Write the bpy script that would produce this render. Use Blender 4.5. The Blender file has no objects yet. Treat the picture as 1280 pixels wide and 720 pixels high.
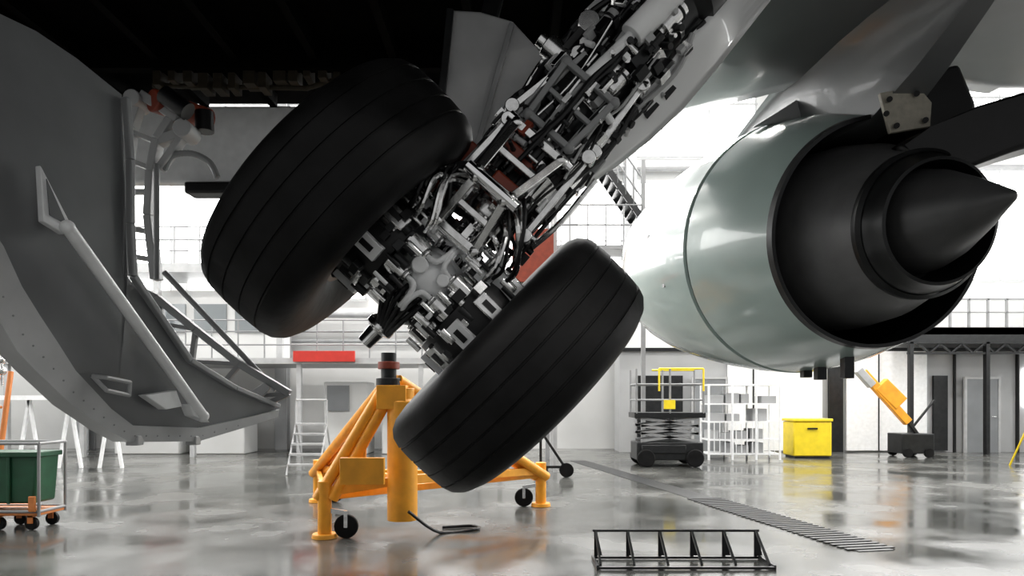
import bpy, bmesh, math, random
from mathutils import Vector, Matrix
random.seed(7)
F=850.0; CH=1.5
V=Vector
def S(px,py,d):
    """surveyed point -> world metres (x right, y forward, z up)"""
    return V(((px-640)*d/F, d, CH+(500-py)*d/F))

# ---------------- materials ----------------
def mat(name,col,rough=.5,metal=0.,noise=0.,scale=8.,emit=0.,bump=0.,stretch=None,coat=0.,spec=.5):
    m=bpy.data.materials.new(name); m.use_nodes=True
    nt=m.node_tree; b=nt.nodes['Principled BSDF']
    b.inputs['Base Color'].default_value=(*col,1); b.inputs['Roughness'].default_value=rough
    b.inputs['Metallic'].default_value=metal
    b.inputs['Coat Weight'].default_value=coat
    b.inputs['Specular IOR Level'].default_value=spec
    tc=nt.nodes.new('ShaderNodeTexCoord'); mp=nt.nodes.new('ShaderNodeMapping')
    nt.links.new(tc.outputs['Object'],mp.inputs[0])
    if stretch: mp.inputs['Scale'].default_value=stretch
    n=nt.nodes.new('ShaderNodeTexNoise'); n.inputs['Scale'].default_value=scale; n.inputs['Detail'].default_value=6
    nt.links.new(mp.outputs[0],n.inputs['Vector'])
    r=nt.nodes.new('ShaderNodeMapRange'); nt.links.new(n.outputs['Fac'],r.inputs[0])
    r.inputs[1].default_value=.3; r.inputs[2].default_value=.7
    r.inputs[3].default_value=1-noise; r.inputs[4].default_value=1+noise
    mx=nt.nodes.new('ShaderNodeVectorMath'); mx.operation='SCALE'; mx.inputs[0].default_value=col
    nt.links.new(r.outputs[0],mx.inputs['Scale']); nt.links.new(mx.outputs[0],b.inputs['Base Color'])
    if bump:
        bp=nt.nodes.new('ShaderNodeBump'); bp.inputs['Strength'].default_value=bump; bp.inputs['Distance'].default_value=.02
        nt.links.new(n.outputs['Fac'],bp.inputs['Height']); nt.links.new(bp.outputs[0],b.inputs['Normal'])
    if emit:
        b.inputs['Emission Color'].default_value=(*col,1); b.inputs['Emission Strength'].default_value=emit
    return m
M={}
M['rubber']=mat('tire_rubber',(.0045,.0045,.0048),.55,0,.7,7,bump=.25,spec=.18)
M['steel']=mat('bare_steel',(.8,.8,.8),.2,1,.2,20)
M['chrome']=mat('chrome',(.95,.95,.96),.08,1)
M['white']=mat('white_paint',(.88,.89,.9),.3,0,.06,10)
M['lgrey']=mat('light_grey_paint',(.42,.425,.43),.38,0,.1,5)
M['mgrey']=mat('mid_grey_paint',(.25,.255,.26),.45,0,.12,4)
M['grey']=mat('grey_primer',(.14,.145,.15),.45,0,.15,3)
M['dgrey']=mat('dark_grey_metal',(.02,.021,.022),.35,.5,.25,9)
M['black']=mat('black_metal',(.004,.004,.005),.4,.2,.3,12)
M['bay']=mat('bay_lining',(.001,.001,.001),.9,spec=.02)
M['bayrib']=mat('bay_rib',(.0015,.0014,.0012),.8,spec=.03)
M['rust']=mat('red_brown_part',(.22,.032,.012),.45,0,.2,10)
M['tan']=mat('tan_fitting',(.45,.42,.35),.5,.1,.15,25)
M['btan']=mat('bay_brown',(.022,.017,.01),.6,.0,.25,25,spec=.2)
M['wing']=mat('wing_skin',(.15,.155,.16),.28,.1,.12,1.6,coat=.2)
M['nac']=mat('nacelle_paint',(.4,.505,.475),.25,.0,.04,2.5,coat=.6)
M['core']=mat('core_cowl_metal',(.14,.14,.142),.5,.2,.2,4)
M['cone']=mat('exhaust_cone_metal',(.09,.09,.092),.42,.4,.15,5)
M['ink']=mat('nozzle_lining',(.002,.002,.002),.8,spec=.1)
M['yellow']=mat('yellow_paint',(.88,.37,.02),.4,0,.12,6)
M['ylw2']=mat('bright_yellow_paint',(.9,.68,.02),.4,0,.08,6)
M['orange']=mat('orange_paint',(.6,.2,.05),.5,0,.1,6)
M['green']=mat('green_plastic',(.008,.07,.03),.5,0,.2,6)
M['red']=mat('red_paint',(.5,.03,.02),.4,0,.1,6)
M['wall']=mat('white_wall',(.6,.605,.6),.7,0,.08,.6)
M['annex']=mat('annex_panel',(.38,.385,.39),.6,0,.1,1.)
M['door']=mat('door_grey',(.2,.21,.22),.5,0,.08,2)
M['glass']=mat('window_glow',(.98,.98,.97),.3,0,0,1,emit=5.5)
M['dglass']=mat('dark_glass',(.2,.22,.23),.1)
M['lamp']=mat('lamp_tube',(1,.99,.96),.3,0,0,1,emit=8)
M['ceil']=mat('ceiling_panel',(.5,.5,.5),.8,0,.05,1)
M['beamg']=mat('roof_steel',(.36,.37,.38),.5,.1,.1,2)
M['sdoor']=mat('strut_door_gloss',(.82,.83,.84),.22,0,.03,4,coat=.8)

def floor_mat():
    m=bpy.data.materials.new('polished_concrete'); m.use_nodes=True
    nt=m.node_tree; b=nt.nodes['Principled BSDF']
    tc=nt.nodes.new('ShaderNodeTexCoord')
    n1=nt.nodes.new('ShaderNodeTexNoise'); n1.inputs['Scale'].default_value=.4; n1.inputs['Detail'].default_value=5
    n2=nt.nodes.new('ShaderNodeTexNoise'); n2.inputs['Scale'].default_value=.8; n2.inputs['Detail'].default_value=4
    for n in(n1,n2): nt.links.new(tc.outputs['Object'],n.inputs['Vector'])
    cr=nt.nodes.new('ShaderNodeValToRGB'); e=cr.color_ramp.elements
    nt.links.new(n1.outputs['Fac'],cr.inputs[0])
    e[0].position=.35; e[0].color=(.05,.052,.048,1); e[1].position=.66; e[1].color=(.12,.12,.113,1)
    nt.links.new(cr.outputs[0],b.inputs['Base Color'])
    rr=nt.nodes.new('ShaderNodeMapRange'); nt.links.new(n2.outputs['Fac'],rr.inputs[0])
    rr.inputs[1].default_value=.4; rr.inputs[2].default_value=.62; rr.inputs[3].default_value=.1; rr.inputs[4].default_value=.3
    nt.links.new(rr.outputs[0],b.inputs['Roughness'])
    b.inputs['Specular IOR Level'].default_value=.5
    return m
M['floor']=floor_mat()

# ---------------- geometry helpers ----------------
class Grp:
    def __init__(s,name,loc=(0,0,0)):
        s.e=bpy.data.objects.new(name,None); s.e.empty_display_size=.2; s.e.location=loc
        bpy.context.collection.objects.link(s.e); s.loc=V(loc)
    def part(s,name,m): return Part(name,m,s)
class Part:
    def __init__(s,name,m,g=None):
        s.name=name; s.m=m; s.g=g; s.bm=bmesh.new(); s.bev=0
    def lathe(s,o,ax,prof,seg=32,closed=False,arc=None):
        o=V(o); ax=V(ax).normalized()
        t=V((0,0,1)) if abs(ax.z)<.9 else V((1,0,0))
        e1=ax.cross(t).normalized(); e2=ax.cross(e1).normalized()
        rings=[]
        for (z,r) in prof:
            if r<1e-5: rings.append([s.bm.verts.new(o+ax*z)])
            else: rings.append([s.bm.verts.new(o+ax*z+e1*r*math.cos(2*math.pi*i/seg)+e2*r*math.sin(2*math.pi*i/seg)) for i in range(seg)])
        prs=list(zip(rings[:-1],rings[1:]))
        if closed: prs.append((rings[-1],rings[0]))
        for A,B in prs:
            for i in range(seg):
                j=(i+1)%seg
                if len(A)==1 and len(B)==1: continue
                if len(A)==1: s.bm.faces.new((A[0],B[j],B[i]))
                elif len(B)==1: s.bm.faces.new((A[i],A[j],B[0]))
                else: s.bm.faces.new((A[i],A[j],B[j],B[i]))
        return s
    def cyl(s,a,b,r,r2=None,seg=16):
        a=V(a); b=V(b); L=(b-a).length; r2=r if r2 is None else r2
        if L<1e-5: return s
        return s.lathe(a,b-a,[(0,0),(0,r),(L,r2),(L,0)],seg)
    def sph(s,c,r,seg=16,sc=1.):
        n=8
        return s.lathe(c,(0,0,1),[(-r*math.cos(math.pi*i/n)*sc, r*math.sin(math.pi*i/n) if 0<i<n else 0) for i in range(n+1)],seg)
    def tube(s,pts,r,seg=8):
        pts=[V(p) for p in pts]
        for a,b in zip(pts[:-1],pts[1:]): s.cyl(a,b,r,seg=seg)
        for p in pts[1:-1]: s.sph(p,r,seg)
        return s
    def hose(s,pts,r,seg=8,n=6):
        pts=[V(p) for p in pts]; out=[]
        P=[pts[0]]+pts+[pts[-1]]
        for i in range(1,len(P)-2):
            for k in range(n):
                t=k/n; p0,p1,p2,p3=P[i-1],P[i],P[i+1],P[i+2]
                out.append(.5*((2*p1)+(p2-p0)*t+(2*p0-5*p1+4*p2-p3)*t*t+(3*p1-p0-3*p2+p3)*t**3))
        out.append(pts[-1]); return s.tube(out,r,seg)
    def obox(s,c,ex,ey,ez):
        """oriented box: centre, three half-extent vectors"""
        c=V(c); ex=V(ex);ey=V(ey);ez=V(ez)
        vs=[s.bm.verts.new(c+ex*i+ey*j+ez*k) for i in(-1,1) for j in(-1,1) for k in(-1,1)]
        for f in((0,1,3,2),(4,6,7,5),(0,4,5,1),(2,3,7,6),(0,2,6,4),(1,5,7,3)): s.bm.faces.new([vs[i] for i in f])
        return s
    def box(s,lo,hi):
        lo=V(lo);hi=V(hi);c=(lo+hi)/2;h=(hi-lo)/2
        return s.obox(c,(h.x,0,0),(0,h.y,0),(0,0,h.z))
    def beam(s,a,b,w,h,up=(0,1,0)):
        a=V(a);b=V(b);d=b-a; u=V(up); sd=d.cross(u)
        if sd.length<1e-6: sd=d.cross(V((1,0,0)))
        sd.normalize(); u2=sd.cross(d).normalized()
        return s.obox((a+b)/2,d/2,sd*w/2,u2*h/2)
    def prism(s,pts,ext):
        pts=[V(p) for p in pts]; ext=V(ext)
        A=[s.bm.verts.new(p) for p in pts]; B=[s.bm.verts.new(p+ext) for p in pts]; n=len(pts)
        s.bm.faces.new(A); s.bm.faces.new(B[::-1])
        for i in range(n):
            j=(i+1)%n; s.bm.faces.new((A[j],A[i],B[i],B[j]))
        return s
    def grid(s,rows):
        G=[[s.bm.verts.new(V(p)) for p in r] for r in rows]
        for i in range(len(G)-1):
            for j in range(len(G[0])-1): s.bm.faces.new((G[i][j],G[i][j+1],G[i+1][j+1],G[i+1][j]))
        return s
    def done(s,bev=0,smooth=35,solid=0,subd=0):
        bmesh.ops.recalc_face_normals(s.bm,faces=s.bm.faces)
        me=bpy.data.meshes.new(s.name); s.bm.to_mesh(me); s.bm.free()
        o=bpy.data.objects.new(s.name,me); bpy.context.collection.objects.link(o)
        me.materials.append(M[s.m])
        if smooth:
            for p in me.polygons: p.use_smooth=True
            me.set_sharp_from_angle(angle=math.radians(smooth))
        if solid:
            md=o.modifiers.new('solid','SOLIDIFY'); md.thickness=solid; md.offset=0
        if bev:
            md=o.modifiers.new('bevel','BEVEL'); md.width=bev; md.segments=2; md.limit_method='ANGLE'
        if s.g:
            o.parent=s.g.e; o.matrix_parent_inverse=Matrix.Translation(-s.g.loc)
        return o

# ================= HANGAR SHELL =================
XL,XR,YB,YF,ZC=-17.,17.,21.,-7.,13.
Part('floor','floor').box((XL-.3,YF,-.2),(XR+.3,YB+.3,0)).done(smooth=0)
Part('ceiling','ceil').box((XL-.3,YF,ZC),(XR+.3,YB+.3,ZC+.2)).done(smooth=0)
Part('wall_left','wall').box((XL-.3,YF,0),(XL,YB+.3,ZC)).done(smooth=0)
Part('wall_right','wall').box((XR,YF,0),(XR+.3,YB+.3,ZC)).done(smooth=0)
Part('wall_back','wall').box((XL,YB,0),(XR,YB+.3,ZC)).done(smooth=0)
k=1
for (x0,x1,z0,z1) in[(-16,-10.5,4.6,8.2),(-10,-4.5,4.6,8.2),(-4,1.5,4.6,8.2),(2,7.5,4.6,8.2),(8,16.4,5.2,8.6),(-16,-4.5,9,12.2),(-4,7.5,9,12.2),(8,16.4,9.4,12.2)]:
    g=Grp('window_%d'%k,((x0+x1)/2,YB,z0)); k+=1
    g.part('pane','glass').box((x0,YB-.05,z0),(x1,YB-.01,z1)).done(smooth=0)
    p=g.part('frame','lgrey')
    for z in(z0,z1,(z0+z1)/2): p.box((x0-.05,YB-.1,z-.03),(x1+.05,YB-.03,z+.03))
    n=max(2,int((x1-x0)/1.35))
    for i in range(n+1):
        x=x0+(x1-x0)*i/n; p.box((x-.025,YB-.09,z0),(x+.025,YB-.03,z1))
    p.done(smooth=0)
for sx in(-1,1):
    g=Grp('window_%d'%k,(sx*17,8,5)); k+=1
    x=sx*16.97
    g.part('pane','glass').box((min(x,x-sx*.04),2,5),(max(x,x-sx*.04),19,9.5)).done(smooth=0)
    p=g.part('frame','lgrey')
    for i in range(12):
        y=2+i*1.5; p.box((x-.08,y-.04,5),(x+.0,y+.04,9.5)) if sx>0 else p.box((x,y-.04,5),(x+.08,y+.04,9.5))
    p.done(smooth=0)
g=Grp('roof_truss',(0,10,12.4)); p=g.part('chords','beamg')
for y in(3,9,15):
    p.box((XL,y-.1,12.6),(XR,y+.1,12.8)); p.box((XL,y-.1,11.5),(XR,y+.1,11.65))
    for i in range(22):
        x=XL+i*34/22; a=(x,y,11.6 if i%2 else 12.7); b=(x+34/22,y,12.7 if i%2 else 11.6); p.beam(a,b,.08,.08)
p.done(smooth=0)
g=Grp('wall_column',(0,20.6,0)); p=g.part('flanges','beamg')
for x in(-13,-7,-1.2,3.6,9.3):
    p.box((x-.18,YB-.42,0),(x+.18,YB-.38,ZC)); p.box((x-.03,YB-.4,0),(x+.03,YB-.1,ZC)); p.box((x-.18,YB-.12,0),(x+.18,YB-.06,ZC))
p.done(smooth=0)
g=Grp('wall_pipes',(0,20.7,4)); p=g.part('pipes','mgrey')
for z,r in((3.3,.06),(3.6,.04),(4.1,.09),(8.6,.1)): p.cyl((XL,20.8,z),(XR,20.8,z),r,seg=10)
p.done()
def area(name,loc,size,power,rot=(0,0,0),col=(1,.97,.93),sy=None):
    l=bpy.data.lights.new(name,'AREA'); l.energy=power; l.color=col; l.shape='RECTANGLE'; l.size=size; l.size_y=sy or size
    o=bpy.data.objects.new(name,l); o.location=loc; o.rotation_euler=rot; bpy.context.collection.objects.link(o); return o
n=0
for y in(-5,1,7,12.5,18):
    for x in(-11,-3.7,3.7,11):
        g=Grp('hangar_lamp' if n==0 else 'hangar_lamp.%03d'%n,(x,y,11.3)); n+=1
        g.part('housing','lgrey').box((x-1.3,y-.25,11.26),(x+1.3,y+.25,11.36)).done(smooth=0)
        g.part('tube','lamp').cyl((x-1.2,y-.1,11.22),(x+1.2,y-.1,11.22),.04).cyl((x-1.2,y+.1,11.22),(x+1.2,y+.1,11.22),.04).done()
        g.part('stem','lgrey').cyl((x-1,y,11.36),(x-1,y,ZC),.015).cyl((x+1,y,11.36),(x+1,y,ZC),.015).done()
        a=area('lamp_light',(x,y,11.1),2.4,{-5:400,1:120,7:120,12.5:400,18:520}[y],sy=.5); a.parent=g.e; a.matrix_parent_inverse=Matrix.Translation(-g.loc)

g=Grp('annex_office',(9,20,0))
g.part('wall_panels','annex').box((3.1,19.6,0),(16.9,20.55,2.95)).done(smooth=0)
g.part('upper_wall','wall').box((3.1,19.9,2.95),(16.9,20.5,4.4)).done(smooth=0)
p=g.part('eave','dgrey'); p.box((10.9,18.7,3.3),(16.9,19.9,3.5)).box((10.9,18.7,3.05),(16.9,18.8,3.5))
for i in range(10): x=11.2+i*.6; p.beam((x,18.75,3.05),(x+.3,18.75,2.8),.05,.05); p.beam((x+.6,18.75,3.05),(x+.3,18.75,2.8),.05,.05)
p.box((10.9,18.72,2.76),(16.9,18.78,2.82))
for x in(11.0,13.1,15.6): p.box((x-.05,18.7,0),(x+.05,18.84,3.1))
p.done(smooth=0)
p=g.part('roof_railing','mgrey')
for i in range(12): p.box((11+i*.52,18.7,3.5),(11.05+i*.52,18.76,4.3))
p.box((10.9,18.7,4.25),(16.9,18.76,4.3)); p.box((10.9,18.7,3.9),(16.9,18.76,3.93)); p.done(smooth=0)
g.part('white_bays','white').box((9.6,19.5,0.05),(11.9,19.59,2.9)).box((6.2,19.5,.05),(8.9,19.59,2.9)).done(smooth=0)
g.part('seams','dgrey').box((9.1,19.5,0),(9.5,19.59,2.9)).box((12.1,19.5,0.05),(12.5,19.58,2.2)).box((3.6,19.5,0),(4.9,19.59,2.2)).box((12.7,19.5,0),(12.74,19.59,2.9)).box((14.5,19.48,0),(14.54,19.59,2.9)).box((6.9,19.48,1.2),(6.94,19.5,2.9)).box((10.5,19.48,.05),(10.53,19.5,2.9)).box((3.1,19.5,2.9),(16.9,19.59,3.0)).done(smooth=0)
g.part('glazing','glass').box((14.7,19.5,1.3),(16.6,19.57,2.4)).done(smooth=0)
for i,(x,h) in enumerate([(13.0,2.1),(5.2,2.1)]):
    d=Grp('door_%d'%(i+1),(x+.45,19.5,0))
    d.part('leaf','door').box((x,19.44,0),(x+.9,19.5,h)).done(smooth=0)
    d.part('frame_trim','lgrey').box((x-.06,19.42,0),(x,19.5,h+.06)).box((x+.9,19.42,0),(x+.96,19.5,h+.06)).box((x,19.42,h),(x+.9,19.5,h+.06)).done(smooth=0)
    d.part('handle','steel').cyl((x+.8,19.38,1.02),(x+.68,19.38,1.02),.012).cyl((x+.8,19.38,1.02),(x+.8,19.45,1.02),.012).done()

g=Grp('mezzanine_platform',(-5,19,0))
p=g.part('deck','lgrey'); p.box((-13.5,17.8,2.45),(-2.2,20.4,2.6))
for x in(-13.3,-11.3,-8.4,-5.6,-2.4): p.box((x-.06,17.85,0),(x+.06,17.97,2.45))
p.box((-13.5,18.6,5.0),(-6.2,20.4,5.25))
for x in(-13.3,-9.8,-6.4): p.box((x-.08,18.7,2.6),(x+.08,18.86,5.0))
p.done(smooth=0)
g.part('red_fascia','red').box((-5.7,17.7,2.5),(-4.1,17.79,2.78)).box((-9.6,17.7,2.42),(-8.6,17.79,2.62)).done(smooth=0)
g.part('office_cabin','wall').box((-12.8,19.2,2.6),(-6.6,20.3,4.6)).done(smooth=0)
p=g.part('cabin_windows','dglass')
for i in range(5): p.box((-12.4+i*1.15,19.14,3.4),(-11.5+i*1.15,19.2,4.2))
p.done(smooth=0)
p=g.part('railing','mgrey')
for i in range(17):
    x=-13.4+i*.69; p.cyl((x,17.85,2.6),(x,17.85,3.6),.02,seg=8)
    if x<-6.3: p.cyl((x,18.65,5.25),(x,18.65,6.25),.02,seg=8)
for z in(2.95,3.3,3.6): p.cyl((-13.4,17.85,z),(-2.3,17.85,z),.02,seg=8)
for z in(5.6,5.9,6.25): p.cyl((-13.4,18.65,z),(-6.3,18.65,z),.02,seg=8)
p.done()
p=g.part('stores','wall')
for (x0,x1,h) in[(-11,-9.2,1.9),(-8.9,-7.4,1.2),(-5.2,-4.0,2.0),(-3.6,-2.6,1.5)]: p.box((x0,18.8,0),(x1,19.8,h))
p.done(bev=.03)
g.part('store_doors','door').box((-5.1,18.74,1.2),(-4.5,18.8,1.9)).box((-10.8,18.74,.9),(-10,18.8,1.7)).box((-3.4,18.74,.5),(-2.8,18.8,1.2)).done(smooth=0)
g=Grp('steel_staircase',(2.9,18.5,0)); p=g.part('stringers','dgrey')
a=S(752,200,17); b=S(802,272,17)
for dy in(0,.9):
    o=V((0,dy,0)); p.beam(a+o,b+o,.16,.04)
for i in range(9):
    t=i/8; c=a.lerp(b,t)+V((0,.45,0)); p.obox(c,(.13,0,0),(0,.45,0),(0,0,.015))
p.done(smooth=0)
p=g.part('landings','mgrey')
p.box((a.x-1.4,17,a.z-.1),(a.x+.05,18,a.z))
c=S(690,306,17); p.box((c.x,17,c.z-.1),(b.x+.1,18,c.z))
p.beam((b.x,17,b.z),(b.x,17,c.z),.06,.06)
p.box((c.x,17,0),(c.x+.1,17.1,c.z)); p.box((b.x,17,0),(b.x+.1,17.1,a.z)); p.box((a.x-1.4,17,0),(a.x-1.3,17.1,a.z))
p.done(smooth=0)
p=g.part('handrails','mgrey')
for dz in(.5,1.0):
    p.cyl(a+V((0,0,dz)),b+V((0,0,dz)),.025,seg=8); p.cyl((c.x,17,c.z+dz),(b.x,17,c.z+dz),.025,seg=8)
for i in range(6):
    x=c.x+(b.x-c.x)*i/5; p.cyl((x,17,c.z),(x,17,c.z+1),.022,seg=8)
    q=a.lerp(b,i/5); p.cyl(q,q+V((0,0,1)),.022,seg=8)
p.done()
g=Grp('work_dock',(0.4,14,0)); p=g.part('red_panels','rust'); a=S(640,352,14); b=S(692,286,14)
p.box((a.x,14,a.z),(b.x,14.1,b.z)).done(smooth=0)
p=g.part('frame','lgrey')
for x in(a.x-.3,b.x): p.box((x,14.1,0),(x+.08,14.18,b.z+.8)); p.box((x,15.2,0),(x+.08,15.28,b.z+.8))
p.box((a.x-.3,14.1,a.z-.1),(b.x+.08,15.28,a.z)); p.box((a.x-.3,14.1,b.z+.76),(b.x,14.16,b.z+.8)); p.done(smooth=0)

g=Grp('floor_drain_channel',(2.6,11,0))
A=V((1.62,16.8,0)); B=V((3.62,6.75,0)); d=(B-A).normalized(); sd=d.cross(V((0,0,1)))
p=g.part('channel','dgrey'); p.obox((A+B)/2+V((0,0,.003)),(B-A)/2,sd*.2,V((0,0,.003))).done(smooth=0)
p=g.part('grate_bars','black'); i=0
while i*.11<3.6:
    c=B-d*(i*.11+.1); p.obox(c+V((0,0,.009)),d*.03,sd*.27,V((0,0,.005))); i+=1
p.done(smooth=0)

# ================= WHEEL BAY / FUSELAGE BELLY =================
g=Grp('fuselage_belly',(-2,4,4.2))
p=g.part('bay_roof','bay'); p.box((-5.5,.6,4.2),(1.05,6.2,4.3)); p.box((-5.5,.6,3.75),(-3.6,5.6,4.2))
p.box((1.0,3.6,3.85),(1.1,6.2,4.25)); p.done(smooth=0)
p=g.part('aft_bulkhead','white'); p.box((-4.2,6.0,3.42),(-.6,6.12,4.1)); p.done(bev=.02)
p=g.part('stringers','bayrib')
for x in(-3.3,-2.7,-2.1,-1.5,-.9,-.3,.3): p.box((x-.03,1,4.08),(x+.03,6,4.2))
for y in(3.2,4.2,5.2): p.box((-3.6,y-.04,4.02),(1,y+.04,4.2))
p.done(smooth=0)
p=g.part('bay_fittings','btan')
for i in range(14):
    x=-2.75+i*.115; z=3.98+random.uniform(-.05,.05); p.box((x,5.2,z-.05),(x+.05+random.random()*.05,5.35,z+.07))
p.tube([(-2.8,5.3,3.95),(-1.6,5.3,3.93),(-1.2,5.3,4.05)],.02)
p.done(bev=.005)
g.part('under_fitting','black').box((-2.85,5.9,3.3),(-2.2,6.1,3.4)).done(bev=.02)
g=Grp('fairing_door',tuple(S(610,110,3.7)))
P=[S(x,y,3.8) for x,y in[(563,12),(600,14),(641,26),(700,90),(652,150),(592,222),(528,226),(541,190),(551,90)]]
g.part('skin','lgrey').prism(P,(0,.05,0)).done(bev=.012)
p=g.part('stiffeners','dgrey')
p.beam(S(563,12,3.78),S(545,195,3.78),.04,.03); p.done(bev=.004)
g.part('stiffener_rib','mgrey').beam(S(640,30,3.78),S(585,222,3.78),.03,.03).done(bev=.004)
g.part('hinge_arm','dgrey').beam(S(610,30,3.85),S(640,-90,4.0),.1,.06).done(bev=.01)

# ================= LEFT GEAR DOOR =================
g=Grp('landing_gear_door',(-1.8,3.2,2.2))
def dd(px): return 1/(1/2.6-px*(1/2.6-1/4.5)/360)
X0,Y0=S(0,0,2.6).x,2.6; X1,Y1=S(360,0,4.5).x,4.5
nrm=V((Y1-Y0,-(X1-X0),0)).normalized()
def D(px,row,off=0.):
    p=S(px,row,dd(px)); z=p.z
    curve=-.10*max(0,(2.3-z))**2-.05*max(0,z-2.6)
    return p+nrm*(off+curve)
def interp(tab,x):
    for (a,b),(c,e) in zip(tab[:-1],tab[1:]):
        if x<=c: return b+(e-b)*(x-a)/(c-a)
    return tab[-1][1]
top=[(-330,-330),(0,14),(50,38),(100,72),(156,118),(160,345),(200,398),(240,452),(300,487),(358,510)]
bot=[(-330,-20),(-100,270),(0,400),(30,445),(60,470),(100,505),(150,537),(180,552),(265,551),(330,530),(358,520)]
cols=[-330,-250,-170,-100,-50,0,25,50,75,100,125,150,156,160,180,200,220,240,265,300,330,358]
front=[[D(c,interp(top,c)+(interp(bot,c)-interp(top,c))*j/14) for j in range(15)] for c in cols]
back=[[v-nrm*.07 for v in r] for r in front]
p=g.part('door_panel','grey')
G1=[[p.bm.verts.new(v) for v in r] for r in front]; G2=[[p.bm.verts.new(v) for v in r] for r in back]
nr,nc=len(G1),15
for i in range(nr-1):
    for j in range(nc-1):
        p.bm.faces.new((G1[i][j],G1[i][j+1],G1[i+1][j+1],G1[i+1][j])); p.bm.faces.new((G2[i][j],G2[i+1][j],G2[i+1][j+1],G2[i][j+1]))
    for j in(0,nc-1): p.bm.faces.new((G1[i][j],G1[i+1][j],G2[i+1][j],G2[i][j]))
for i in(0,nr-1):
    for j in range(nc-1): p.bm.faces.new((G1[i][j],G1[i][j+1],G2[i][j+1],G2[i][j]))
p.done(smooth=40)
rim=[(-330,150),(-100,105),(0,92),(60,62),(100,42),(150,26),(180,20),(265,16),(358,8)]
p=g.part('rim_band','lgrey')
cc=[c for c in cols if c!=160]
o=[[D(c,interp(bot,c)+1,.022) for c in cc],[D(c,interp(bot,c)-interp(rim,c),.022) for c in cc],[D(c,interp(bot,c)-interp(rim,c),-.01) for c in cc]]
p.grid(o); p.grid([[D(c,interp(bot,c)+1,.022) for c in cc],[D(c,interp(bot,c)+1,-.08) for c in cc]]); p.done(smooth=40)
p=g.part('edge_flange','mgrey')
for a,b in[((157,122),(159,200)),((159,200),(159,280)),((159,280),(163,345)),((163,345),(240,450)),((240,450),(300,485)),((300,485),(357,508))]:
    p.beam(D(*a,.02),D(*b,.02),.03,.03,up=nrm)
p.done(bev=.005)
p=g.part('door_rod','white'); a=D(60,286,.1); b=D(252,520,.09); p.cyl(a,b,.027,seg=20)
p.sph(a,.03); p.sph(b,.03); p.done()
p=g.part('rod_brackets','white')
p.prism([D(36,208,.03),D(78,288,.03),D(66,294,.03),D(40,278,.03)],nrm*.03)
p.prism([D(178,494,.03),D(216,488,.03),D(226,508,.03),D(206,512,.03)],nrm*.05)
p.prism([D(232,505,.03),D(262,528,.03),D(240,520,.03)],nrm*.06)
p.done(bev=.004)
g.part('bracket_recess','grey').prism([D(42,225,.062),D(68,282,.062),D(46,270,.062)],nrm*.004).done()
g.part('grab_handle','lgrey').tube([D(122,470,.02),D(126,472,.08),D(156,478,.08),D(157,494,.08),D(128,488,.08),D(122,470,.02)],.01).done()
p=g.part('fasteners','mgrey')
for i in range(26):
    c=-40+i*14
    q=D(c,interp(bot,c)-interp(rim,c)*.35,.024); p.cyl(q,q+nrm*.002,.004,seg=8)
p.done()
p=g.part('mounting_lugs','lgrey')
for c in(190,262): p.box(D(c,552)-V((.03,.03,.02)),D(c,552)+V((.03,.03,.03)))
p.done(bev=.005)
L1=[(178,120),(165,160),(160,205),(158,270),(164,345)]; L2=[(215,150),(198,175),(190,215),(187,270),(196,350)]
dh=4.5
p=g.part('hinge_rails','lgrey')
for L in(L1,L2):
    for a,b in zip(L[:-1],L[1:]):
        p.beam(S(*a,dh),S(*b,dh),.05,.09)
for (a,b) in[((164,165),(196,178)),((161,200),(191,212)),((159,240),(188,240)),((158,285),(188,290)),((161,320),(192,325))]:
    p.beam(S(*a,dh),S(*b,dh),.03,.06)
p.beam(S(178,120,dh),S(225,150,dh),.06,.09); p.beam(S(198,178,dh),S(236,165,dh),.06,.08)
p.beam(S(200,212,dh),S(232,168,dh),.04,.08)
p.done(bev=.006)
p=g.part('hinge_pivot','lgrey'); c=S(234,165,dh); p.cyl(c-V((0,.08,0)),c+V((0,.08,0)),.06); c=S(172,128,dh); p.cyl(c-V((0,.08,0)),c+V((0,.08,0)),.055); p.done(bev=.005)
p=g.part('actuator','rust'); p.cyl(S(190,125,dh-.05),S(262,150,dh+.3),.075,seg=20); p.done(bev=.01)
g.part('actuator_boot','black').cyl(S(205,118,dh-.1),S(235,140,dh-.1),.06).cyl(S(255,140,dh+.1),S(256,165,dh+.1),.06).done()
g.part('curved_link','mgrey').hose([S(206,212,dh),S(215,195,dh),S(240,192,dh),S(262,203,dh),S(272,222,dh)],.02).done()
p=g.part('lower_truss','mgrey')
T1=[(150,350),(196,372),(245,412),(300,455),(362,492)]; T2=[(165,372),(205,405),(240,452),(262,500),(330,506)]
for L in(T1,T2):
    for a,b in zip(L[:-1],L[1:]): p.beam(S(*a,4.45),S(*b,4.45),.045,.06)
for i in range(5):
    p.beam(S(*T1[i],4.45),S(*T2[i],4.45),.03,.04)
    if i<4: p.beam(S(*T2[i],4.45),S(*T1[i+1],4.45),.025,.04)
p.prism([S(262,470,4.4),S(300,500,4.4),S(268,508,4.4)],(0,.03,0))
p.cyl(S(196,205,4.45),S(196,350,4.45),.018); p.cyl(S(205,340,4.45),S(345,488,4.5),.018)
p.done(bev=.004)
g.part('tip_gusset','lgrey').prism([S(290,505,4.4),S(330,478,4.4),S(338,484,4.4),S(318,508,4.4)],(0,.03,0)).done(bev=.004)

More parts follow.
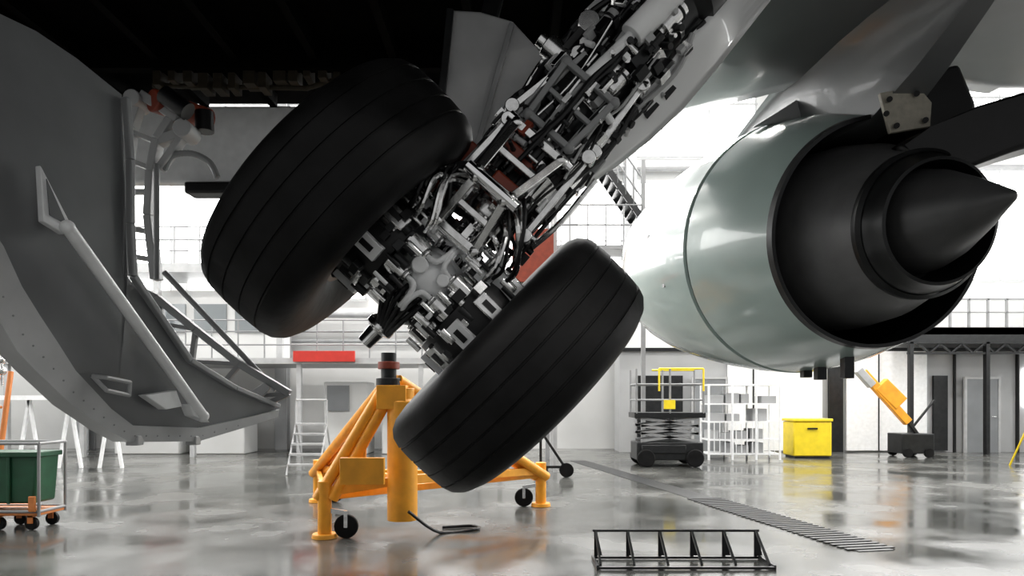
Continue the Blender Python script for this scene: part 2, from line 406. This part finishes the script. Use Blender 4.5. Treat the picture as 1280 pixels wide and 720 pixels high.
# ================= LANDING GEAR =================
DG=3.0
mid=S(538,352,DG)
ang=math.radians(44); yaw=math.radians(7)
ax=V((math.cos(ang)*math.cos(yaw),math.sin(yaw),-math.sin(ang)*math.cos(yaw))); up=V((math.sin(ang),0,math.cos(ang)))
yy=up.cross(ax).normalized()
if yy.y<0: yy=-yy
su=V((math.sin(math.radians(41)),0,math.cos(math.radians(41)))); sa=V((su.z,0,-su.x)); Y=V((0,1,0))
def Lc(s,t,w=0.): return mid+ax*s+up*t+yy*w
def Ls(s,t,w=0.): return mid+sa*s+su*t+V((0,w,0))
gear=Grp('landing_gear',tuple(mid))
def wheel(s0,sgn,nm,tt=0.,R=.625):
    c=Lc(s0,tt)
    prof=[(-.165,.27),(-.2,.33),(-.224,.42),(-.228,.48),(-.22,.54),(-.2,.58),(-.17,.606)]
    prof=[(a,b*R/.625) if b>.4 else (a,b) for a,b in prof]
    for gx in(-.12,-.042,.042,.12):
        rr=R-.35*gx*gx-.001
        prof+=[(gx-.006,rr),(gx-.004,rr-.006),(gx+.004,rr-.006),(gx+.006,rr)]
    prof+=[(-a,b) for a,b in prof[:7]][::-1]
    prof+=[(.15,.26),(-.15,.26)]
    gear.part(nm+'_tire','rubber').lathe(c,ax,prof,96,closed=True).done(smooth=28)
    p=gear.part(nm+'_rim','dgrey')
    p.lathe(c,ax*sgn,[(-.17,.285),(-.17,.255),(.05,.24),(.08,.12),(.16,.10),(.16,0.0)],40)
    p.lathe(c,ax*sgn,[(.17,.285),(.17,.26),(.10,.24),(.06,.12)],40)
    for i in range(12):
        an=i*math.pi/6; e=up*math.cos(an)+yy*math.sin(an); q=c+e*.17+ax*sgn*.06; p.cyl(q,q+ax*sgn*.05,.014,seg=8)
    p.done(bev=0)
wheel(-.485,-1,'inboard',-.03,.64); wheel(.53,1,'outboard',.0,.63)
p=gear.part('axle','steel'); p.cyl(Lc(-.6,0),Lc(.62,0),.06,seg=24); p.done()
for sg,nm in((-1,'inboard'),(1,'outboard')):
    p=gear.part(nm+'_brake_housing','black'); p.lathe(Lc(0,0),ax*sg,[(.15,.08),(.15,.2),(.17,.235),(.24,.245),(.36,.235),(.4,.2),(.4,.08)],40).done()
    p=gear.part(nm+'_brake_pistons','steel'); q=gear.part(nm+'_brake_caps','white'); k2=gear.part(nm+'_brake_bolts','black')
    N=10
    for i in range(N):
        an=i*2*math.pi/N; e=up*math.cos(an)+yy*math.sin(an); tv=e.cross(ax).normalized()
        c=Lc(sg*.08,0)+e*.19
        p.cyl(c,c+ax*sg*.09,.042,seg=18); p.cyl(c-ax*sg*.016,c,.03,seg=18)
        k2.cyl(c-ax*sg*.026,c-ax*sg*.014,.016,seg=6)
        if i%2==0:
            an2=(i+1)*2*math.pi/N; e2=up*math.cos(an2)+yy*math.sin(an2); c2=Lc(sg*.08,0)+e2*.19
            q.hose([c-ax*sg*.01,c-ax*sg*.06+e*.03,(c+c2)/2-ax*sg*.075+(e+e2)*.03,c2-ax*sg*.06+e2*.03,c2-ax*sg*.01],.012,10,5)
        c3=Lc(sg*.26,0)+e*.252; (q if i%2 else p).obox(c3,ax*.06,tv*.035,e*.02); k2.obox(c3+e*.02,ax*.03,tv*.012,e*.006)
    p.done(bev=.005); q.done(bev=.004); k2.done()
p=gear.part('axle_body','white'); p.sph(Lc(0,0,-.08),.12,28); p.cyl(Lc(-.14,0),Lc(.14,0),.088,seg=28); p.cyl(Lc(0,-.1,-.02),Ls(0,.12),.09,.1,seg=28)
p.cyl(Lc(-.06,.01,-.1),Lc(-.06,.01,-.22),.035,seg=20); p.cyl(Lc(.05,.03,-.1),Lc(.05,.03,-.21),.028,seg=20); p.done(bev=.006)
gear.part('piston','chrome').cyl(Ls(0,.08),Ls(0,.42),.078,seg=32).done()
p=gear.part('gland_nut','steel'); p.lathe(Ls(0,.34),su,[(0,.08),(0,.118),(.03,.13),(.075,.13),(.08,.12),(.1,.12)],32); p.done()
p=gear.part('outer_cylinder','dgrey'); p.lathe(Ls(0,.42),su,[(0,.0),(0,.118),(.25,.122),(.27,.145),(.31,.145),(.33,.125),(.62,.13),(.66,.165),(.74,.17),(.8,.14),(1.2,.15),(1.25,.19),(1.4,.19),(1.55,.16),(1.62,.16),(1.62,0)],36); p.done()
p=gear.part('cylinder_collars','steel')
for t in(.5,.66,.98,1.22,1.5): p.lathe(Ls(0,t),su,[(0,.12),(0,.158),(.022,.158),(.022,.12)],32)
p.done()
def frame(pn,m,t0,t1,w0,w1,wd0,wd1,th=.028,f=None):
    p=gear.part(pn,m)
    A,B,C,E=Ls(-wd0,t0,w0),Ls(wd0,t0,w0),Ls(wd1,t1,w1),Ls(-wd1,t1,w1)
    for a,b in((A,B),(B,C),(C,E),(E,A)): p.beam(a,b,th,th*1.3)
    m1=A.lerp(E,.5);m2=B.lerp(C,.5); p.beam(m1,m2,th*.8,th)
    for q in(A,B,C,E): p.sph(q,th*.95,12)
    p.done(bev=.004)
frame('lower_torque_link','steel',.2,.42,-.2,-.29,.10,.075,.034)
frame('upper_torque_link','steel',.44,.72,-.29,-.18,.085,.12,.034)
frame('upper_link_frame','mgrey',.78,1.04,-.19,-.2,.11,.13,.026)
p=gear.part('side_stay_links','steel')
for s0,t0,s1,t1 in((-.19,.35,-.17,.72),(.2,.4,.19,.82),(-.2,.78,-.13,1.12),(.19,.86,.16,1.2)):
    a,b=Ls(s0,t0,-.1),Ls(s1,t1,-.12); p.beam(a,b,.03,.045); p.cyl(a-Y*.04,a+Y*.04,.032); p.cyl(b-Y*.04,b+Y*.04,.032)
p.done(bev=.004)
gear.part('torque_link_pin','chrome').cyl(Ls(-.13,.43,-.3),Ls(.13,.43,-.3),.026).cyl(Ls(-.17,.73,-.17),Ls(.17,.73,-.17),.026).cyl(Ls(-.14,.19,-.19),Ls(.14,.19,-.19),.022).done()
p=gear.part('hydraulic_lines_steel','steel'); q=gear.part('hydraulic_hoses','black'); w=gear.part('white_harness','lgrey')
for i in range(55):
    an=random.uniform(math.pi*.95,math.pi*2.05); r0=random.uniform(.15,.22)
    pts=[]; t=random.uniform(.15,.85); n=random.randint(3,5)
    for j in range(n):
        a2=an+random.uniform(-.12,.12); rr=r0+random.uniform(-.02,.02)
        pts.append(Ls(rr*math.cos(a2)*1.1,t,rr*math.sin(a2)*1.0)); t+=random.uniform(.12,.3)
    (p,q,q,w,q)[i%5].hose(pts,random.choice((.006,.010,.014)),8,5)
for sg in(-1,1):
    for i in range(11):
        a0=Ls(sg*random.uniform(.05,.12),random.uniform(.3,.5),-.2); an=random.uniform(-1,1.2)
        e=up*math.cos(an)-yy*abs(math.sin(an))*1.2
        b=Lc(sg*random.uniform(.12,.26),0)+e*.24
        (q,p,q)[i%3].hose([a0,a0.lerp(b,.4)+V((0,-.07,.04))+ax*sg*.05,b+e*.08,b],random.choice((.008,.012)),8,5)
p.done(); q.done(); w.done()
ps={m:gear.part('fittings_'+m,m) for m in('steel','white','black','dgrey','rust','lgrey')}
for i in range(46):
    t=random.uniform(.3,1.5); an=random.uniform(math.pi,math.pi*2); e=sa*math.cos(an)*1.1+Y*math.sin(an)
    c=Ls(0,t)+e*random.uniform(.14,.18); tv=su.cross(e).normalized()
    m=random.choices(['black','dgrey','steel','lgrey'],[5,5,3,1])[0]
    if i%2: ps[m].obox(c,su*random.uniform(.04,.08),tv*random.uniform(.025,.05),e*random.uniform(.02,.04))
    else:
        L=random.uniform(.05,.1); r=random.uniform(.022,.04); ps[m].cyl(c-su*L,c+su*L,r,seg=16); ps['steel'].cyl(c-su*(L+.02),c-su*L,r*.6,seg=12); ps['dgrey'].cyl(c+su*L*.5,c+su*L*.65,r*1.15,seg=16)
for i in range(300):
    t=random.uniform(.2,1.5); an=random.uniform(math.pi*.95,math.pi*2.05); r=random.uniform(.14,.22)
    e=sa*math.cos(an)*1.1+Y*math.sin(an); c=Ls(0,t)+e*r; tv=su.cross(e)
    m=random.choices(['steel','white','black','dgrey','rust','lgrey'],[6,1.8,8,6,.7,1])[0]
    h=random.uniform(.006,.022)
    if random.random()<.35: ps[m].obox(c,su*random.uniform(.01,.04),tv*h,e*random.uniform(.01,.025))
    else:
        dv=random.choice((su,tv,e)); ps[m].cyl(c-dv*.03,c+dv*.03,h*.8,seg=12); ps[m].cyl(c-dv*.036,c-dv*.02,h*1.1,seg=6)
for i in range(110):
    sg=random.choice((-1,1)); e=(up*math.cos(random.uniform(-.3,2.6))-yy*random.uniform(.2,1)).normalized()
    c=Lc(sg*random.uniform(.08,.28),0)+e*random.uniform(.2,.275); tv=e.cross(ax)
    m=random.choices(['steel','white','black','dgrey'],[5,2,5,3])[0]; h=random.uniform(.008,.022)
    if random.random()<.3: ps[m].obox(c,ax*h,tv*h*1.3,e*h)
    else: ps[m].cyl(c-ax*.035,c+ax*.035,h,seg=12)
for m in ps: ps[m].done(bev=.003)
gear.part('red_cover','rust').obox(Ls(-.18,.44,-.02),sa*.12,su*.13,Y*.07).obox(Ls(.02,.47,-.19),sa*.07,su*.05,Y*.03).obox(Ls(-.05,.62,-.15),sa*.1,su*.04,Y*.03).done(bev=.01)
p=gear.part('jacking_fitting','steel'); p.lathe(Lc(-.02,-.08),-up,[(0,.085),(.06,.08),(.1,.055),(.18,.05),(.2,.065),(.23,.065),(.24,.04),(.32,.035),(.32,0)],24); p.done(bev=.004)
p=gear.part('lower_hoses','black')
for i in range(6):
    p.hose([Lc(-.12+i*.04,-.02,-.12),Lc(-.1+i*.03,-.16,-.16),Lc(-.02+i*.01,-.3,-.04)],.012,8,5)
p.obox(Lc(-.12,-.1,-.02),ax*.07,up*.06,yy*.06); p.obox(Lc(.1,-.12,-.02),ax*.07,up*.07,yy*.06); p.done()
p=gear.part('side_brace','lgrey')
p.beam(Ls(-.24,1.28,-.02),Ls(-.18,2.0,0),.035,.1); p.beam(Ls(-.14,1.28,-.02),Ls(-.10,2.0,0),.025,.1)
for i in range(5):
    t=1.35+i*.13; p.beam(Ls(-.235,t,0),Ls(-.13,t+.06,0),.02,.06)
p.beam(Ls(-.24,1.28),Ls(-.05,1.18),.05,.07)
p.done(bev=.006)
p=gear.part('brace_knuckle','steel'); p.cyl(Ls(-.2,1.28,-.1),Ls(-.2,1.28,.1),.05); p.cyl(Ls(-.28,1.1,-.06),Ls(-.1,1.1,-.06),.055,seg=20); p.cyl(Ls(-.32,1.1,-.06),Ls(-.28,1.1,-.06),.035); p.done(bev=.005)
p=gear.part('retraction_actuator','white'); p.cyl(Ls(.0,1.3,-.19),Ls(.02,1.72,-.19),.055,seg=24); p.cyl(Ls(.02,1.72,-.19),Ls(.03,1.76,-.19),.07,seg=24); p.cyl(Ls(-.02,1.05,-.2),Ls(0,1.3,-.19),.025); p.done(bev=.004)
p=gear.part('strut_door','sdoor')
rows=[]
outl=[(.66,.13,.18),(.78,.13,.215),(.95,.13,.265),(1.15,.14,.305),(1.35,.15,.325),(1.6,.16,.32),(2.0,.17,.30)]
for t,s0,s1 in outl:
    rows.append([Ls(s0+(s1-s0)*j/6,t,-.05+.16*((j/6)**1.5)) for j in range(7)])
p.grid(rows); p.done(solid=.02,smooth=60)
gear.part('strut_door_links','steel').cyl(Ls(.1,.85,0),Ls(.18,.9,.0),.018).cyl(Ls(.1,1.3,0),Ls(.2,1.33,.0),.018).done()

# ================= ENGINE =================
E0=S(1097,292,4.6); ed=V((-.118,1,.118)).normalized()
eng=Grp('jet_engine',tuple(E0))
eng.part('fan_cowl','nac').lathe(E0,ed,[(.93,.88),(.905,1.0),(.92,1.017),(1.25,1.03),(1.7,1.03),(2.2,1.01),(2.7,.97),(3.1,.91),(3.35,.84),(3.42,.79),(3.38,.74),(3.2,.70),(2.9,.72)],96).done()
eng.part('thrust_reverser_cowl','nac').lathe(E0,ed,[(.0,.775),(.15,.825),(.4,.905),(.65,.965),(.87,1.006),(.885,.995),(.87,.88)],96).done()
eng.part('cowl_seam','ink').lathe(E0,ed,[(.84,.9),(.94,.9),(.94,.995),(.84,.995)],96,closed=True).done()
eng.part('nozzle_lip','dgrey').lathe(E0,ed,[(.02,.782),(-.03,.77),(-.03,.745),(.3,.78)],96).done()
eng.part('bypass_duct','ink').lathe(E0,ed,[(-.02,.748),(.3,.79),(.9,.85),(1.3,.85),(1.3,.0)],64).done()
eng.part('core_cowl','core').lathe(E0,ed,[(1.3,.68),(.7,.68),(.3,.65),(.0,.59),(-.25,.49),(-.45,.415),(-.5,.40)],80).done()
eng.part('core_nozzle','dgrey').lathe(E0,ed,[(-.38,.43),(-.46,.425),(-.5,.40),(-.58,.375),(-.585,.355),(-.4,.36),(-.2,.36),(-.2,0)],80).done()
eng.part('core_nozzle_ring','dgrey').lathe(E0,ed,[(-.40,.44),(-.40,.455),(-.44,.455),(-.46,.43)],80).done()
cd=V((-.118,1,.06)).normalized()
eng.part('exhaust_cone','cone').lathe(E0,cd,[(-.2,.33),(-.45,.31),(-.6,.265),(-.85,.15),(-1.08,.03),(-1.1,.0)],64).done()
p=eng.part('drain_masts','dgrey')
for off in(.9,.7,.35):
    c=E0+ed*off; p.box((c.x-.03,c.y-.04,c.z-(.97 if off>.5 else .93)-.08),(c.x+.04,c.y+.04,c.z-.85))
p.done(bev=.005)
p=eng.part('cowl_latches','dgrey')
for off,an,r in((1.35,196,1.031),(1.7,170,1.031),(.45,150,.918)):
    e=V((math.cos(math.radians(an)),0,math.sin(math.radians(an)))); c=E0+ed*off+e*r; p.obox(c,ed*.03,e*.006,V((0,0,.015)))
p.done()
def PE(off,lat,h):
    c=E0+ed*off; return V((c.x+lat,c.y,h))
p=eng.part('pylon_fairing','wing')
secs=[(-1.3,.03,.5,3.86,3.95),(-.9,.07,.55,3.70,3.97),(-.5,.10,.55,3.50,3.98),(-.1,.13,.5,3.34,3.98),(.3,.17,.4,3.36,3.98),(.8,.18,.3,3.45,3.98),(1.6,.14,.2,3.6,3.95),(2.4,.08,.1,3.78,3.9),(2.8,.02,.03,3.82,3.86)]
G1=[]
for off,wb,wt,z0,z1 in secs:
    r=[]
    for j in range(7):
        u=j/6; r.append(PE(off,-(wt+(wb-wt)*math.sin(u*math.pi/2)),z1+(z0-z1)*(1-math.cos(u*math.pi/2))))
    r2=[PE(off,wt+(wb-wt)*math.sin((1-j/6)*math.pi/2),z1+(z0-z1)*(1-math.cos((1-j/6)*math.pi/2))) for j in range(7)]
    G1.append(r+r2)
p.grid(G1); p.done(smooth=60)
p=eng.part('aft_heat_shield','black')
p.prism([S(1152,92,4.3),S(1200,78,4.3),S(1222,130,4.3),S(1215,165,4.3),S(1160,170,4.3)],(0,.25,0))
p.prism([S(1120,180,4.25),S(1165,158,4.1),S(1225,130,4.0),S(1400,78,3.9),S(1400,150,3.9),S(1270,188,4.0),S(1215,208,4.05),S(1140,200,4.2)],(0,.3,0))
p.done(bev=.03)
eng.part('access_plate','tan').prism([S(1100,116,4.28),S(1148,108,4.28),S(1165,128,4.28),S(1163,158,4.28),S(1113,166,4.28)],(0,.03,0)).done(bev=.004)
p=eng.part('plate_bolts','black')
for a in((1112,124),(1146,117),(1157,150),(1121,157),(1108,142)): p.cyl(S(*a,4.25),S(*a,4.29),.018,seg=10)
p.done()

# ================= WING =================
wing=Grp('aircraft_wing',(4,5,4.4))
rows=[]
LE=[(1.0,5.65,3.74),(2.57,5.2,3.965),(3.9,5.5,3.95),(10,6.4,4.3)]
NX=24
def le(x): return interp([(a,b) for a,b,c in LE],x),interp([(a,c) for a,b,c in LE],x)
for i in range(NX+1):
    x=1.0+i*8.5/NX
    yl,zl=le(x); yt=1.2+.05*(x-1)
    r=[]; ch=yl-yt
    for j in range(19):
        u=j/18
        z=zl-.06*math.sin(math.pi*u)+.05*(1-u)
        if u>.93: z=zl-.01+.03*(u-.93)/.07
        r.append((x,yt+ch*u,z))
    r.append((x,yl+.08,zl+.14)); r.append((x,yl-.05,zl+.3)); r.append((x,yl-1.2,zl+.45)); r.append((x,yt,zl+.12)); r.append(r[0])
    rows.append(r)
wing.part('wing_box','wing').grid(rows).done(smooth=60)
p=wing.part('slat_fairing','lgrey')
p.prism([S(943,158,5.2),S(985,132,5.2),S(1000,122,5.2),S(1060,97,5.2),S(1030,150,5.2),S(985,150,5.2)],(0,.1,.02)).done(bev=.02)

# ================= JACK =================
jk=Grp('aircraft_jack',(-1.1,7.2,0))
p=jk.part('column','yellow'); cx,cy=S(503,640,7.5).x,7.5
p.lathe((cx,cy,.18),(0,0,1),[(0,0),(0,.165),(1.3,.165),(1.33,.13),(1.45,.13),(1.45,0)],32)
feet=[(S(415,665,7.7).x,7.4),(S(676,620,9.6).x,9.6),(S(398,610,10).x,10.0)]
for fx,fy in feet:
    for dx in(-.05,.05):
        p.cyl((cx+dx-.1,cy,1.72),(fx+dx*1.6,fy,.42),.065,seg=14)
    p.beam((cx,cy,.62),(fx,fy,.5),.08,.1,up=(0,0,1)); p.beam(((cx+fx)/2,(cy+fy)/2,1.12),((cx+fx)/2,(cy+fy)/2,.56),.05,.05)
    p.cyl((fx,fy,.05),(fx,fy,.62),.075,seg=16); p.cyl((fx,fy,0),(fx,fy,.05),.14,.13,seg=20)
p.box((cx-.58,cy-.45,.62),(cx-.12,cy-.38,.9)); p.box((cx-.26,cy-.15,1.4),(cx+.06,cy+.1,1.66))
for a,b in((0,1),(1,2),(2,0)):
    p.beam((*feet[a],.45),(*feet[b],.45),.06,.08,up=(0,0,1))
p.done(bev=.006)
p=jk.part('ram','dgrey'); p.cyl((cx-.15,cy,1.6),(cx-.15,cy,2.02),.085,seg=24); p.cyl((cx-.15,cy,1.66),(cx-.15,cy,1.74),.14); p.done(bev=.005)
jk.part('ram_collar','rust').cyl((cx-.15,cy,1.84),(cx-.15,cy,1.92),.12).done(bev=.005)
p=jk.part('caster_wheels','rubber'); q=jk.part('caster_forks','steel')
for (fx,fy),sx in zip(feet,(1,-1,1)):
    c=V((fx+.24*sx,fy-.02,.13)); p.cyl(c-V((.0,.03,0)),c+V((0,.03,0)),.13,seg=24)
    q.beam((fx+.05*sx,fy,.3),(fx+.24*sx,fy,.27),.05,.04); q.beam((fx+.24*sx,fy-.05,.3),(fx+.24*sx,fy-.05,.12),.04,.012)
p.done(bev=.01); q.done()
jk.part('pump_hose','black').hose([(cx+.1,cy-.2,.3),(cx+.4,cy+.1,.02),(cx+.8,cy+.3,.02),(cx+.75,cy+.5,.02),(cx+.4,cy+.4,.02)],.018).done()

# ================= GREEN CART =================
ct=Grp('tool_cart',(-5.7,7.6,0))
x0,x1,y0,y1=-6.65,-5.42,7.85,8.25
p=ct.part('bin','green'); p.prism([(x0+.05,y0,.3),(x1-.1,y0,.3),(x1-.05,y0,.88),(x0,y0,.88)],(0,.38,0)); p.done(bev=.03)
p=ct.part('bin_ribs','green')
for x in(-6.4,-6.1,-5.8): p.box((x-.02,y0-.03,.3),(x+.02,y0,.86))
p.box((x0,y0-.04,.84),(x1-.03,y1,.9)); p.done(bev=.01)
p=ct.part('frame','mgrey')
for x in(x0,x1):
    for y in(y0-.06,y1): p.cyl((x,y,.16),(x,y,1.0),.018,seg=10)
for z in(.22,1.0):
    for y in(y0-.06,y1): p.cyl((x0,y,z),(x1,y,z),.018,seg=10)
    for x in(x0,x1): p.cyl((x,y0-.06,z),(x,y1,z),.018,seg=10)
p.done()
p=ct.part('tray','orange'); p.box((x0,y0-.06,.17),(x1,y1,.22)); p.box((x1-.1,y0-.1,.22),(x1-.02,y0-.07,.4)); p.done(bev=.01)
p=ct.part('wheels','rubber'); q=ct.part('caster_brackets','orange')
for x in(x0+.1,x1-.5,x1-.12):
    for y in(y0,y1-.05): p.cyl((x,y-.025,.075),(x,y+.025,.075),.075,seg=20); q.box((x-.03,y-.04,.08),(x+.03,y-.028,.18)); q.box((x-.03,y-.04,.15),(x+.03,y+.04,.18))
p.done(bev=.008); q.done()
st=Grp('maintenance_stand',(-6.9,9.5,0))
p=st.part('posts','orange')
for x in(-7.35,-7.1): p.cyl((x,9.3,0),(x+.1,9.5,1.9),.035,seg=12)
for z in(.4,.9,1.4,1.8): p.cyl((-7.3,9.35,z),(-7.05,9.4,z),.02,seg=8)
p.beam((-7.3,9.3,.05),(-6.6,9.3,.05),.06,.06); p.done(bev=.004)
p=st.part('valve_heads','steel')
for z in(1.9,2.05,2.2): p.sph((-7.05,9.4,z),.06)
p.cyl((-7.05,9.4,1.7),(-7.05,9.4,2.3),.02); p.done()

# ================= FLOOR RACK =================
rk=Grp('floor_chock_rack',(1.6,6,0))
p=rk.part('angle_frame','dgrey'); a,b=S(747,712,6.02).x,S(968,712,6.02).x
ya,yb=6.0,6.4
for y in(ya,yb): p.beam((a,y,.02),(b,y,.02),.04,.02,up=(0,0,1))
for x in(a,b): p.beam((x,ya,.02),(x,yb,.02),.02,.04,up=(0,0,1))
p.cyl((a,yb,.27),(b,yb,.27),.012,seg=8)
for i in range(6):
    x=a+.03+(b-a-.06)*i/5
    p.beam((x,yb,.02),(x,yb,.28),.03,.015,up=(0,1,0)); p.beam((x,yb,.27),(x,ya+.05,.03),.02,.02,up=(1,0,0))
    p.prism([(x+.015,yb-.01,.04),(x+.015,yb-.01,.24),(x+.06,yb-.01,.04)],(0,.008,0))
p.done()

# ================= BACKGROUND EQUIPMENT =================
D1=15.3
sl=Grp('scissor_lift',(3.5,15.5,0)); xa,xb=S(795,0,D1).x,S(878,0,D1).x; ya,yb=15.2,16.0
p=sl.part('chassis','dgrey'); p.box((xa,ya,.15),(xb,yb,.55)).box((xa+.1,ya-.04,.3),(xb-.4,ya,.5)); p.done(bev=.03)
p=sl.part('wheels','rubber')
for x in(xa+.2,xb-.2):
    for y in(ya-.03,yb+.03): p.cyl((x,y-.05,.2),(x,y+.05,.2),.2,seg=24)
p.done(bev=.02)
p=sl.part('scissor_arms','mgrey')
for i in range(3):
    z=.58+i*.17
    for y in(ya+.06,yb-.06): p.beam((xa+.1,y,z),(xb-.1,y,z+.17),.06,.04); p.beam((xa+.1,y,z+.17),(xb-.1,y,z),.06,.04)
p.done()
p=sl.part('platform','dgrey'); p.box((xa-.05,ya,1.1),(xb+.05,yb,1.22)); p.done(bev=.01)
p=sl.part('guard_rails','mgrey')
for x in(xa,(xa+xb)/2,xb):
    for y in(ya+.02,yb-.02): p.cyl((x,y,1.2),(x,y,2.2),.025,seg=8)
for z in(1.5,1.85):
    for y in(ya+.02,yb-.02): p.cyl((xa,y,z),(xb,y,z),.022,seg=8)
    for x in(xa,xb): p.cyl((x,ya,z),(x,yb,z),.022,seg=8)
p.done()
p=sl.part('top_rail','ylw2')
for y in(ya+.02,yb-.02): p.cyl((xa+.5,y,2.2),(xb,y,2.2),.022,seg=8)
for x in(xa+.5,xb): p.cyl((x,ya,1.7),(x,ya,2.2),.022,seg=8)
p.box((xa+.6,ya-.05,1.3),(xa+.85,ya,1.5)); p.done()
sh=Grp('storage_rack',(5.2,17,0)); xa,xb=S(886,0,17).x,S(975,0,17).x
p=sh.part('uprights','white')
for i in range(4):
    x=xa+(xb-xa)*i/3
    for y in(17,17.7): p.cyl((x,y,0),(x,y,1.9),.03,seg=8)
for z in(.15,.5,.95,1.4,1.88):
    p.box((xa,17,z-.02),(xb,17.7,z+.02))
for i in range(14): x=xa+(xb-xa)*i/13; p.cyl((x,17.0,.15),(x,17.0,.95),.012,seg=6)
p.done()
p=sh.part('stored_boxes','annex')
for z in(.17,.52,.97,1.42):
    x=xa+.05
    while x<xb-.35:
        w_=random.uniform(.18,.4)
        if random.random()<.75: p.box((x,17.1,z),(x+w_,17.6,z+random.uniform(.15,.32)))
        x+=w_+.05
p.done(bev=.01)
yb_=Grp('yellow_cabinet',(7.8,17.4,0)); xa,xb=S(992,0,17.4).x,S(1040,0,17.4).x
p=yb_.part('body','ylw2'); p.box((xa,17.4,.06),(xb,18.1,.94)); p.done(bev=.03)
p=yb_.part('lid','ylw2'); p.box((xa-.02,17.37,.95),(xb+.02,18.12,1.02)); p.done(bev=.015)
yb_.part('base','dgrey').box((xa+.05,17.43,0),(xb-.05,18.05,.06)).done()
yb_.part('handle','dgrey').box((xa+.35,17.36,.75),(xa+.6,17.39,.79)).done()
cr=Grp('shop_crane',(10.5,18,0))
a=S(1078,465,18); b=S(1135,528,18)
p=cr.part('boom','yellow'); p.beam(a,b,.22,.16); p.beam(S(1100,480,18),S(1125,505,18),.42,.2); p.done(bev=.02)
cr.part('boom_tip','lgrey').beam(S(1072,462,17.98),S(1090,482,17.98),.2,.2).done(bev=.02)
p=cr.part('base_unit','dgrey'); p.box((10.15,17.7,.1),(11.0,18.4,.62)); p.beam(S(1140,535,18),S(1168,500,18),.06,.06); p.beam(S(1130,520,18),S(1150,548,18),.1,.1); p.done(bev=.02)
p=cr.part('wheels','rubber')
for x in(10.3,10.85):
    for y in(17.7,18.4): p.cyl((x,y-.04,.12),(x,y+.04,.12),.12)
p.done()
ld=Grp('step_ladder',(-4.9,15,0))
def ladder(grp,xa,xb,y,zt,n,m='lgrey',lean=.6,rt=.02):
    p=grp.part('rails',m)
    for x in(xa,xb): p.cyl((x,y,0),(x,y+lean,zt),rt,seg=8); p.cyl((x,y+lean*1.9,0),(x,y+lean,zt),rt,seg=8)
    for x in(xa,xb): p.cyl((x,y+lean,zt),(x,y+lean,zt+.5),rt,seg=8)
    p.cyl((xa,y+lean,zt+.5),(xb,y+lean,zt+.5),rt,seg=8)
    p.done()
    p=grp.part('treads',m)
    for i in range(n):
        t=(i+1)/n; c=V(((xa+xb)/2,y+lean*t,zt*t)); p.obox(c,((xb-xa)/2,0,0),(0,.1,0),(0,0,.02))
    p.done()
ladder(ld,S(358,0,13.5).x,S(398,0,13.5).x,13.5,1.0,5)
l2=Grp('step_ladder.001',(11.5,14.5,0)); ladder(l2,11.45,12.0,14.5,.9,4,'ylw2')
hc=Grp('hose_trolley',(1.2,14.6,0)); c=S(708,575,13.2)
p=hc.part('frame','dgrey'); p.beam((c.x-.5,c.y,.9),(c.x,c.y,.15),.05,.05); p.beam((c.x-.5,c.y,.9),(c.x-.5,c.y,.1),.05,.05); p.beam((c.x-.5,c.y,.2),(c.x,c.y,.2),.05,.05); p.done()
p=hc.part('wheels','rubber')
for dx in(-.5,0): p.cyl((c.x+dx,c.y-.05,.14),(c.x+dx,c.y+.05,.14),.14)
p.done()
tb=Grp('equipment_trestle',(-12,14.5,0)); p=tb.part('legs','white')
for i in range(4):
    x=-11.8+i*.9; p.beam((x,15,0),(x+.25,15,1.5),.06,.06); p.beam((x+.5,15,0),(x+.25,15,1.5),.06,.06)
p.box((-11.8,14.8,1.5),(-8.6,15.2,1.6)); p.done()

# ================= WORLD / LIGHT / CAMERA =================
w=bpy.data.worlds.new('World'); bpy.context.scene.world=w; w.use_nodes=True
bg=w.node_tree.nodes['Background']; bg.inputs[0].default_value=(.97,.97,.96,1); bg.inputs[1].default_value=.4
cam=bpy.data.cameras.new('Camera'); co=bpy.data.objects.new('Camera',cam); bpy.context.collection.objects.link(co)
co.location=(0,0,CH); co.rotation_euler=(math.radians(90),0,0)
cam.sensor_width=36; cam.lens=36*F/1280; cam.shift_y=140/1280; cam.clip_start=.05
sc=bpy.context.scene; sc.camera=co
sc.view_settings.view_transform='Standard'; sc.view_settings.look='None'; sc.view_settings.exposure=0.1
